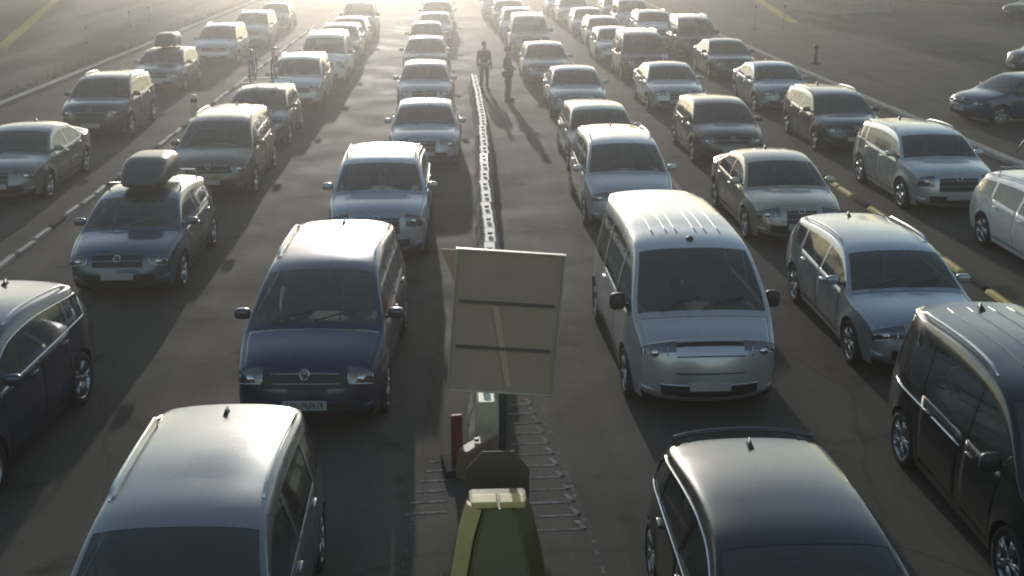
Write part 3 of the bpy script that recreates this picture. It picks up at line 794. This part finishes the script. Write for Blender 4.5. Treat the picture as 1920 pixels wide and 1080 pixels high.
def bicycle(label, loc, rz, fm):
    root = thing('bicycle', label, 'bicycle', loc, (0, 0, R(rz)), 'bicycles carried on car roofs')
    for x in (-.52, .52):
        bm = bmesh.new()
        add_tube(bm, [(x + .33 * math.cos(a), 0, .34 + .33 * math.sin(a)) for a in [2 * math.pi * k / 28 for k in range(29)]], .021, 6, False)
        wl = link('wheel', done(bm, 'cycle_tyre'), M['tyre'], root)
        bm = bmesh.new()
        for k in range(12):
            a = 2 * math.pi * k / 12; add_tube(bm, [(x, (.025 if k % 2 else -.025), .34), (x + .31 * math.cos(a), 0, .34 + .31 * math.sin(a))], .003, 3)
        add_tube(bm, [(x, -.04, .34), (x, .04, .34)], .022, 8)
        add_tube(bm, [(x + .305 * math.cos(a), 0, .34 + .305 * math.sin(a)) for a in [2 * math.pi * k / 28 for k in range(29)]], .012, 5, False)
        link('spokes', done(bm, 'cycle_spokes'), M['chrome'], wl)
    bm = bmesh.new()
    bb, seat, head, hl = (-.08, 0, .29), (-.22, 0, .80), (.36, 0, .86), (.40, 0, .72)
    for a, b, r in ((bb, seat, .017), (seat, head, .017), (bb, hl, .02), (head, hl, .02), (bb, (-.52, .05, .34), .011), (bb, (-.52, -.05, .34), .011),
                    ((-.2, 0, .74), (-.52, .05, .34), .009), ((-.2, 0, .74), (-.52, -.05, .34), .009)): add_tube(bm, [a, b], r, 6)
    link('frame', done(bm, 'cycle_frame'), fm, root)
    bm = bmesh.new(); add_tube(bm, [hl, (.44, .05, .62), (.52, .055, .34)], .011, 6); add_tube(bm, [hl, (.44, -.05, .62), (.52, -.055, .34)], .011, 6)
    link('fork', done(bm, 'cycle_fork'), M['chrome'], root)
    bm = bmesh.new(); add_tube(bm, [head, (.35, 0, .95)], .014, 6); add_tube(bm, [(.28, -.30, .97), (.36, -.1, .96), (.36, .1, .96), (.28, .30, .97)], .012, 6)
    link('handlebar', done(bm, 'cycle_handlebar'), M['steel_dark'], root)
    bm = bmesh.new(); add_tube(bm, [seat, (-.25, 0, .90)], .013, 6); superell(bm, (-.26, 0, .92), (.13, .06, .025), .7, 12, 6)
    link('saddle', done(bm, 'cycle_saddle'), M['plastic'], root)
    bm = bmesh.new(); add_tube(bm, [(-.08, -.03, .29), (-.08, .03, .29)], .09, 16); add_tube(bm, [(-.08, .05, .29), (.06, .05, .20), (.06, .13, .20)], .011, 5); add_tube(bm, [(-.08, -.05, .29), (-.22, -.05, .38), (-.22, -.13, .38)], .011, 5)
    link('crankset', done(bm, 'cycle_crankset'), M['chrome'], root)
    return root
bk = bicycle('bicycle lying over on the roof of the white estate', (11.45, 20.95, 1.56), 90, M['steel_dark']); bk.rotation_euler.x = R(-56)
bicycle('left of two bicycles on the dark hatchback roof', (-5.80, 34.4, 1.545), 92, M['barrier_white'])
bicycle('right of two bicycles on the dark hatchback roof', (-5.20, 34.5, 1.545), -88, M['barrier_red'])

# ------------------------------------------------------------------ barrier row in the middle
def barrier_mesh(L=1.01, H=.58, b=.21):
    prof = [(-b, 0), (-b, .10), (-.14, .24), (-.115, H - .03), (-.09, H), (.09, H), (.115, H - .03), (.14, .24), (b, .10), (b, 0)]
    bm = bmesh.new(); rings = []
    for y in (-L / 2, -L / 2 + .03, -.17, -.15, .15, .17, L / 2 - .03, L / 2):
        k = .90 if abs(y) > L / 2 - .01 else (.93 if abs(y) < .16 else 1)
        rings.append([bm.verts.new((x * k, y, z)) for x, z in prof])
    for a, c in zip(rings, rings[1:]):
        for i in range(len(prof) - 1): bm.faces.new((a[i], a[i + 1], c[i + 1], c[i]))
    bm.faces.new(rings[0]); bm.faces.new(rings[-1][::-1])
    bmesh.ops.recalc_face_normals(bm, faces=bm.faces)
    return done(bm, 'barrier_block', False)
BAR = barrier_mesh()
bm = bmesh.new(); add_tube(bm, [(0, -.05, .60), (0, -.05, .645)], .045, 10); CAP = done(bm, 'filler_cap', False)
n_bar = 30
ORD = ['first', 'second', 'third', 'fourth', 'fifth', 'sixth', 'seventh', 'eighth', 'ninth', 'tenth', 'eleventh', 'twelfth', 'thirteenth', 'fourteenth', 'fifteenth', 'sixteenth', 'seventeenth', 'eighteenth', 'nineteenth', 'twentieth',
       'twenty-first', 'twenty-second', 'twenty-third', 'twenty-fourth', 'twenty-fifth', 'twenty-sixth', 'twenty-seventh', 'twenty-eighth', 'twenty-ninth', 'thirtieth', 'thirty-first', 'thirty-second']
for i in range(n_bar):
    y = 13.3 + i * 1.03
    x = .30 + .38 * sm((y - 13) / 8) + .09 * math.sin(y * .22) + random.uniform(-.012, .012)
    kind = 'barrier_cream' if i < 2 else ('barrier_grey' if 18 <= i < 26 and i % 4 else ('barrier_red' if i % 9 == 5 else 'barrier_white'))
    word = {'barrier_cream': 'cream', 'barrier_grey': 'grey', 'barrier_red': 'red', 'barrier_white': 'white'}[kind]
    root = thing('traffic_barrier', '%s plastic barrier block, %s from the near end of the central row' % (word, ORD[i]), 'barrier', (x, y, 0),
                 (0, 0, random.uniform(-.03, .03)), 'barrier blocks in the central row')
    link('block', BAR, M[kind], root); link('filler_cap', CAP, M['barrier_grey'], root)
# red panel left of the near end, and a tipped block
t = thing('traffic_barrier', 'small red upright barrier panel beside the near end of the row', 'barrier', (-.04, 12.25, 0), (0, 0, R(8)), 'barrier blocks in the central row')
link('panel', box_mesh('panel', (0, 0, .36), (.13, .05, .60), .012), M['barrier_maroon'], t)
link('base', box_mesh('base', (0, 0, .04), (.32, .5, .08), .02), M['sep_black'], t)
t = thing('traffic_barrier', 'small tan barrier block knocked askew just behind the crash cushion', 'barrier', (.20, 12.2, 0), (0, 0, R(-35)), 'barrier blocks in the central row'); t.scale = (.7, .62, .62)
link('block', BAR, M['barrier_tan'], t); link('filler_cap', CAP, M['steel_dark'], t)

# ------------------------------------------------------------------ sign seen from behind
root = thing('road_sign', 'tall rectangular road sign seen from behind, tilted on its post', 'sign', (.42, 10.62, 0))
link('post', tube_mesh('post', [(0, .12, 0), (0, .12, 2.75)], .036, 12), M['steel_dark'], root)
tilt = R(4.6); SW, SH, SZ = 1.02, 1.42, 2.295
pan = link('board', box_mesh('board', (0, 0, 0), (SW, .018, SH), .004), M['signback'], root, (.03, .06, SZ), (0, tilt, 0))
for nm, c, s in (('rim', (0, -.012, SH / 2 + .004), (SW + .02, .05, .016)), ('rim', (0, -.012, -SH / 2 - .004), (SW + .02, .05, .016)),
                 ('rim', (-SW / 2 - .004, -.012, 0), (.014, .05, SH)), ('rim', (SW / 2 + .004, -.012, 0), (.014, .05, SH))):
    link(nm, box_mesh('sign_rim', c, s, .002), M['signrim'], pan)
for z in (.20, -.26): link('rail', box_mesh('sign_rail', (0, -.022, z), (SW - .10, .022, .03), .004), M['signbar'], pan)
for z in (.20, -.26): link('clamp', box_mesh('sign_clamp', (-.03, .045, z), (.13, .06, .055), .008), M['galv'], pan)
link('diagonal_strip', box_mesh('sign_diagonal_strip', (-.015, -.016, -.24), (.06, .012, SH * .60), .003, Matrix.Rotation(R(-13), 3, 'Y')), M['signstrip'], pan)  # pale diagonal strip across the back of the board
# small triangular sign peeking out at its left
t = thing('warning_sign', 'small triangular sign peeking out behind the tall sign, seen from behind', 'sign', (.02, 11.1, 0))
link('post', tube_mesh('post', [(.40, .03, 0), (.40, .03, 2.62), (.36, .03, 2.74), (0, .03, 2.78)], .022, 10), M['galv'], t)
bm = bmesh.new(); tri = [(-.19, 2.93), (.25, 2.88), (.0, 2.45)]
for y in (0, .012):
    pass
a = [bm.verts.new((x, 0, z)) for x, z in tri]; b = [bm.verts.new((x, .014, z)) for x, z in tri]
bm.faces.new(a); bm.faces.new(b[::-1])
for i in range(3): bm.faces.new((a[i], b[i], b[(i + 1) % 3], a[(i + 1) % 3]))
bmesh.ops.recalc_face_normals(bm, faces=bm.faces)
link('board', done(bm, 'triangle_board', False), M['signback'], t)
# octagonal board at the foot
t = thing('road_sign', 'low dark eight-sided sign seen from behind at the foot of the tall post', 'sign', (.36, 10.42, 0))
bm = bmesh.new(); pts = [(-.15, 1.07), (.16, 1.07), (.31, .88), (.31, .55), (.16, .36), (-.15, .36), (-.31, .55), (-.31, .88)]
a = [bm.verts.new((x, -.02, z)) for x, z in pts]; b = [bm.verts.new((x, 0, z)) for x, z in pts]
bm.faces.new(a); bm.faces.new(b[::-1])
for i in range(8): bm.faces.new((a[i], b[i], b[(i + 1) % 8], a[(i + 1) % 8]))
bmesh.ops.recalc_face_normals(bm, faces=bm.faces)
link('board', done(bm, 'octagon_board', False), M['sign_dark'], t)
for s in (-1, 1): link('leg', tube_mesh('leg', [(s * .12, .02, 0), (s * .12, .02, .7)], .018, 8), M['galv'], t)

# crash cushion at the nose of the island
def loft_box(name, rows, m, parent):
    bm = bmesh.new(); rg = [[bm.verts.new(p) for p in r] for r in rows]
    k = len(rows[0])
    for a, b in zip(rg, rg[1:]):
        for i in range(k): bm.faces.new((a[i], a[(i + 1) % k], b[(i + 1) % k], b[i]))
    bm.faces.new(rg[0][::-1]); bm.faces.new(rg[-1]); bmesh.ops.recalc_face_normals(bm, faces=bm.faces)
    bmesh.ops.bevel(bm, geom=[e for e in bm.edges if e.calc_face_angle(0) > .5], offset=.012, segments=2, affect='EDGES')
    return link(name, done(bm, name, False), m, parent)
t = thing('crash_cushion', 'yellow tapered crash cushion at the bottom, on the nose of the island', 'crash cushion', (.33, 9.35, 0))
rows = []
for z, hw, yf, yb in ((0, .46, -.42, .45), (.30, .43, -.36, .45), (.78, .33, -.14, .42), (1.01, .25, -.02, .40)):
    rows.append([(-hw, yf + .20, z), (-hw + .13, yf, z), (hw - .13, yf, z), (hw, yf + .20, z), (hw, yb, z), (-hw, yb, z)])
loft_box('shell', rows, M['cushion'], t)
link('cap', box_mesh('cap', (-.125, .085, 1.045), (.235, .18, .06), .015), M['cushion_lit'], t)
link('cap', box_mesh('cap', (.125, .085, 1.042), (.225, .18, .06), .015), M['cushion_lit'], t)
strip = [(-.25, .085, 1.01), (-.33, -.03, .78), (-.43, -.25, .30), (-.46, -.32, .02)]
bm = bmesh.new(); rg = []
for x, y, z in strip: rg.append([bm.verts.new(p) for p in ((x - .03, y + .10, z), (x - .03, y, z + .01), (x + .09, y - .145, z + .01), (x + .10, y - .10, z))])
for a, b in zip(rg, rg[1:]):
    for i in range(4): bm.faces.new((a[i], a[(i + 1) % 4], b[(i + 1) % 4], b[i]))
bm.faces.new(rg[0]); bm.faces.new(rg[-1][::-1]); bmesh.ops.recalc_face_normals(bm, faces=bm.faces)
link('lit_edge_strip', done(bm, 'lit_edge_strip', False), M['cushion_lit'], t)  # bright strip standing in for light along the left chamfer
link('base', box_mesh('base', (0, .05, .04), (1.02, 1.0, .08), .02), M['sep_black'], t)
# island the barrier row and signs stand on: a low rubber-edged slab is not in view; flush paint only

# ------------------------------------------------------------------ lane separators (low kerb blocks)
def separators(x, y0, y1, step, label, mats, words, side_word):
    me = bpy.data.meshes.new('separator_block')
    bm = bmesh.new(); L = step * .93; pr = [(-.075, 0), (-.05, .055), (-.03, .07), (.03, .07), (.05, .055), (.075, 0)]
    rings = [[bm.verts.new((px * k, y, pz * k2)) for px, pz in pr] for y, k, k2 in ((-L / 2, .8, .6), (-L / 2 + .06, 1, 1), (L / 2 - .06, 1, 1), (L / 2, .8, .6))]
    for a, b in zip(rings, rings[1:]):
        for i in range(5): bm.faces.new((a[i], a[i + 1], b[i + 1], b[i]))
    bm.faces.new(rings[0]); bm.faces.new(rings[-1][::-1]); bmesh.ops.recalc_face_normals(bm, faces=bm.faces); bm.to_mesh(me); bm.free()
    root = tag(link('lane_separator', None, loc=(x, y0, 0)), label, 'lane separator')
    y = y0; i = 0
    while y < y1:
        o = link('separator_block', me, M[mats[i % len(mats)]], root, (random.uniform(-.03, .03), y - y0, .009), (0, 0, random.uniform(-.03, .03)))
        y += step; i += 1
separators(8.95, 14, 30, 1.0, 'low yellow and black separator right of the estate with roof rails', ['sep_yellow', 'sep_yellow', 'sep_black'], None, None)
separators(-8.25, 18, 72, 1.0, 'low pale separator between the two leftmost queues', ['sep_pale', 'sep_pale', 'sep_black', 'sep_pale'], None, None)

# ------------------------------------------------------------------ apron furniture
def post(name, label, cat, loc, h, r, m, group, cap=True):
    t = thing(name, label, cat, loc, group=group)
    link('shaft', tube_mesh('shaft', [(0, 0, 0), (0, 0, h)], r, 10), m, t)
    link('band', tube_mesh('band', [(0, 0, h * .78), (0, 0, h * .90)], r * 1.06, 10), M['sep_black'], t)
    link('base', tube_mesh('base', [(0, 0, 0), (0, 0, .04)], r * 2.4, 12), M['sep_black'], t)
    return t
G = 'marker posts on the aprons'
post('marker_post', 'thin pale post nearest on the left apron', 'post', (-18.8, 62.1, 0), .9, .05, M['barrier_white'], G)
post('marker_post', 'middle of three thin pale posts on the left apron', 'post', (-19.1, 71.6, 0), 1.0, .05, M['barrier_white'], G)
post('marker_post', 'farthest of three thin pale posts on the left apron', 'post', (-18.9, 75.4, 0), 1.0, .05, M['barrier_white'], G)
post('marker_post', 'pale post between the two leftmost queues', 'post', (-7.85, 35.7, 0), 1.0, .09, M['barrier_cream'], G)
post('marker_post', 'dark brown post behind the right kerb', 'post', (15.7, 51.1, 0), .85, .09, M['barrier_maroon'], G)
post('marker_post', 'left of two tall thin posts by the right yellow stripe', 'post', (17.25, 68.1, 0), 1.5, .05, M['barrier_white'], G)
post('marker_post', 'right of two tall thin posts by the right yellow stripe', 'post', (19.0, 68.4, 0), 1.5, .05, M['barrier_white'], G)
post('marker_post', 'short white post far back on the right apron', 'post', (25.1, 77.5, 0), .45, .09, M['barrier_white'], G)

def guard_rail(label, p0, p1):
    a, b = Vector(p0), Vector(p1); d = b - a; L = d.length; ang = math.atan2(d.y, d.x)
    t = thing('guard_rail', label, 'guard rail', (a.x, a.y, 0), (0, 0, ang))
    n = int(L / 4); bw = L / n
    pr = [(0, .42), (.05, .46), (.05, .52), (0, .56), (0, .60), (.05, .64), (.05, .70), (0, .74)]
    vs = [(x, y, z) for x in (0, bw - .03) for y, z in pr]; m8 = len(pr)
    BE = raw('rail_beam', vs, [(i, i + 1, m8 + i + 1, m8 + i) for i in range(m8 - 1)], False)
    PO = box_mesh('rail_post', (0, 0, .36), (.1, .07, .72), .008)
    for i in range(n):
        link('beam', BE, M['galv'], t, (i * bw, -.05, 0)); link('post', PO, M['galv'], t, (i * bw + .1, .03, 0))
guard_rail('grey steel guard rail across the top right corner', (22.5, 99.5), (42, 69))
t = thing('concrete_block', 'long pale concrete block lying before the guard rail at top right', 'block', (27.7, 80.0, 0), (0, 0, R(-72)))
link('block', barrier_mesh(4.2, .7, .28), M['concrete'], t)
for dy in (-1.3, 1.3):
    bm = bmesh.new(); add_tube(bm, [(-.05, dy, .68), (-.05, dy, .78), (.05, dy, .78), (.05, dy, .68)], .015, 6)
    link('lifting_loop', done(bm, 'lifting_loop'), M['steel_dark'], t)

# ------------------------------------------------------------------ trees added past the top of the view to shade both aprons
M['bark'] = mat('bark', (.09, .07, .05), .9, noise=.4, nscale=8, bump=.6)
M['leaf'] = mat('leaf', (.055, .075, .025), .6, noise=.5, nscale=.7)
def tree_meshes(h, cr, seed):
    rn = random.Random(seed)
    bm = bmesh.new(); tips = []
    add_tube(bm, [(0, 0, 0), (.05, .02, h * .25), (-.05, .05, h * .5), (.05, 0, h * .85)], [.22, .17, .12, .03], 8)
    for k in range(9):
        a = k * 2.4 + rn.uniform(-.4, .4); z = h * (.28 + .06 * k); r = cr * rn.uniform(.6, .95) * (1 - .06 * k)
        p = (r * math.cos(a), r * math.sin(a), z + r * rn.uniform(.35, .7)); tips.append(p)
        add_tube(bm, [(0, 0, z), (p[0] * .5, p[1] * .5, z + (p[2] - z) * .35), p], [.08, .05, .015], 5)
    trunk = done(bm, 'tree_trunk')
    tips += [(rn.gauss(0, cr * .4), rn.gauss(0, cr * .4), h * rn.uniform(.6, .98)) for _ in range(9)]
    vs, fs = [], []
    for t_ in tips:
        cl = rn.uniform(.7, 1.25) * cr * .42
        for _ in range(150):
            d = Vector((rn.gauss(0, 1), rn.gauss(0, 1), rn.gauss(0, .8))).normalized() * cl * rn.random() ** .4
            c = Vector(t_) + d; u = Vector((rn.gauss(0, 1), rn.gauss(0, 1), rn.gauss(0, 1))).normalized(); w_ = u.orthogonal().normalized(); s_ = rn.uniform(.10, .22); k = len(vs)
            vs += [tuple(c - u * s_), tuple(c + w_ * s_ * .5), tuple(c + u * s_), tuple(c - w_ * s_ * .5)]; fs.append((k, k + 1, k + 2, k + 3))
    return trunk, raw('tree_crown', vs, fs, False)
TV = [tree_meshes(8.5, 2.6, 1), tree_meshes(10.5, 3.1, 2), tree_meshes(7.0, 2.4, 3)]
for i, x in enumerate([-19.5, -25, -30, -35.5, -41, -47, -53, 22, 27.5, 33, 38, 44, 50, 57]):
    y = 99.5 + (i * 37 % 11) * .9 + (0 if x < 0 else 5)
    n_ = abs(i if x < 0 else i - 7)
    t = thing('added_shade_tree', 'leafy tree added to shade the %s apron, %s outward from the queues' % ('left' if x < 0 else 'right', ORD[n_]), 'tree', (x, y, 0), (0, 0, i * 1.3), 'trees added to shade the aprons')
    a_, b_ = TV[i % 3]; link('trunk', a_, M['bark'], t); link('crown', b_, M['leaf'], t)

# ------------------------------------------------------------------ people
def skin_mesh(name, verts, edges, radii, root=0, sub=2):
    me = bpy.data.meshes.new(name); me.from_pydata(verts, edges, []); me.update()
    o = bpy.data.objects.new(name, me); col.objects.link(o)
    md = o.modifiers.new('s', 'SKIN'); md.use_smooth_shade = True
    for i, r in enumerate(radii):
        v = me.skin_vertices[0].data[i]; v.radius = r if isinstance(r, tuple) else (r, r); v.use_root = (i == root)
    o.modifiers.new('u', 'SUBSURF').levels = sub
    dg = bpy.context.evaluated_depsgraph_get(); out = bpy.data.meshes.new_from_object(o.evaluated_get(dg))
    bpy.data.objects.remove(o); 
    for p in out.polygons: p.use_smooth = True
    out.name = name; return out
def person(label, loc, rz, h, jacket, trousers, hands):
    t = thing('person', label, 'person', loc, (0, 0, R(rz)), 'people standing between the queues'); t.scale = (h / 1.75,) * 3
    V, E_, RR = [], [], []
    def v(p, r, par=None):
        V.append(p); RR.append(r)
        if par is not None: E_.append((par, len(V) - 1))
        return len(V) - 1
    pel = v((0, 0, .95), (.15, .11)); ab = v((0, 0, 1.12), (.14, .10), pel); ch = v((0, .01, 1.33), (.16, .11), ab); nk = v((0, 0, 1.47), .055, ch)
    jaw = v((0, -.02, 1.57), (.065, .075), nk); hd = v((0, -.015, 1.67), (.075, .09), jaw)
    v((0, -.105, 1.60), .012, jaw)       # nose
    arm, leg = {}, {}
    for s in (1, -1):
        hip = v((s * .09, 0, .90), .085, pel); kn = v((s * .11, -.03, .50), .058, hip); an = v((s * .12, .02, .09), .040, kn); v((s * .13, -.14, .035), .035, an)
        sh = v((s * .19, .01, 1.39), .058, ch)
        if hands: el, wr = v((s * .25, .03, 1.12), .043, sh), None; wr = v((s * .12, -.20, 1.05), .030, el)
        else: el = v((s * .25, .03, 1.11), .043, sh); wr = v((s * .26, -.05, .86), .030, el)
        d = Vector((-s * .10, -.05, 0)).normalized() if hands else Vector((0, -.1, -1)).normalized()
        pm = v(tuple(Vector(V[wr]) + d * .08), (.036, .018), wr)
        sd_ = Vector((0, 0, 1)) if hands else Vector((0, 1, 0))
        for k, ln in enumerate((.075, .085, .08, .065)):
            b0 = Vector(V[pm]) + sd_ * (.027 - .018 * k) + d * .02; a_ = v(tuple(b0), .009, pm); c_ = v(tuple(b0 + d * ln * .6 + Vector((-s * .008, 0, -.004))), .008, a_)
            v(tuple(b0 + d * ln + Vector((-s * .022, 0, -.01))), .007, c_)
        th = Vector(V[pm]) + sd_ * .035 - d * .03; q = v(tuple(th), .010, pm); v(tuple(th + sd_ * .02 + d * .05), .008, q)
        arm[s] = (sh, el, wr); leg[s] = (hip, kn, an)
    link('body', skin_mesh('person_body', V, E_, RR), M['skin'], t)
    jv = [V[pel], V[ab], V[ch], (0, 0, 1.44)]; jr = [(.175, .135), (.165, .125), (.185, .135), (.075, .075)]; je = [(0, 1), (1, 2), (2, 3)]
    for s in (1, -1):
        k = len(jv); jv += [V[i] for i in arm[s]]; jr += [.078, .060, .044]; je += [(2, k), (k, k + 1), (k + 1, k + 2)]
    link('jacket', skin_mesh('person_jacket', jv, je, jr), jacket, t)
    tv = [(0, 0, .97)]; tr_ = [(.16, .12)]; te = []
    for s in (1, -1):
        k = len(tv); tv += [V[i] for i in leg[s]]; tr_ += [.100, .074, .060]; te += [(0, k), (k, k + 1), (k + 1, k + 2)]
    link('trousers', skin_mesh('person_trousers', tv, te, tr_), trousers, t)
    bm = bmesh.new(); superell(bm, (0, .012, 1.685), (.088, .108, .095), .9, 14, 8); link('hair', done(bm, 'person_hair'), M['hair'], t)
    for s in (1, -1):
        bm = bmesh.new(); superell(bm, (s * .125, -.06, .045), (.048, .14, .045), .6, 12, 6); link('shoe', done(bm, 'person_shoe'), M['sep_black'], t)
    return t
person('person in dark jacket standing nearer the far end of the barrier', (1.07, 43.7, 0), 20, 1.74, M['cloth_dark'], M['denim'], False)
person('person in brown jacket with hands held at the waist, right of the other', (1.81, 40.8, 0), 70, 1.84, M['cloth_brown'], M['cloth_dark'], True)

# ------------------------------------------------------------------ haze: the low sun lights the air between camera and cars
hz = link('haze', box_mesh('haze', (0, 400, 5.5), (2000, 2400, 14)))
hz['kind'] = 'stuff'
hm = bpy.data.materials.new('haze_air'); hm.use_nodes = True
hn = hm.node_tree.nodes; hn.clear(); ho = hn.new('ShaderNodeOutputMaterial'); pv = hn.new('ShaderNodeVolumePrincipled')
pv.inputs['Color'].default_value = (.96, .935, .90, 1); pv.inputs['Density'].default_value = 0.0044; pv.inputs['Anisotropy'].default_value = 0.915
hm.node_tree.links.new(pv.outputs[0], ho.inputs['Volume'])
hz.data.materials.append(hm)
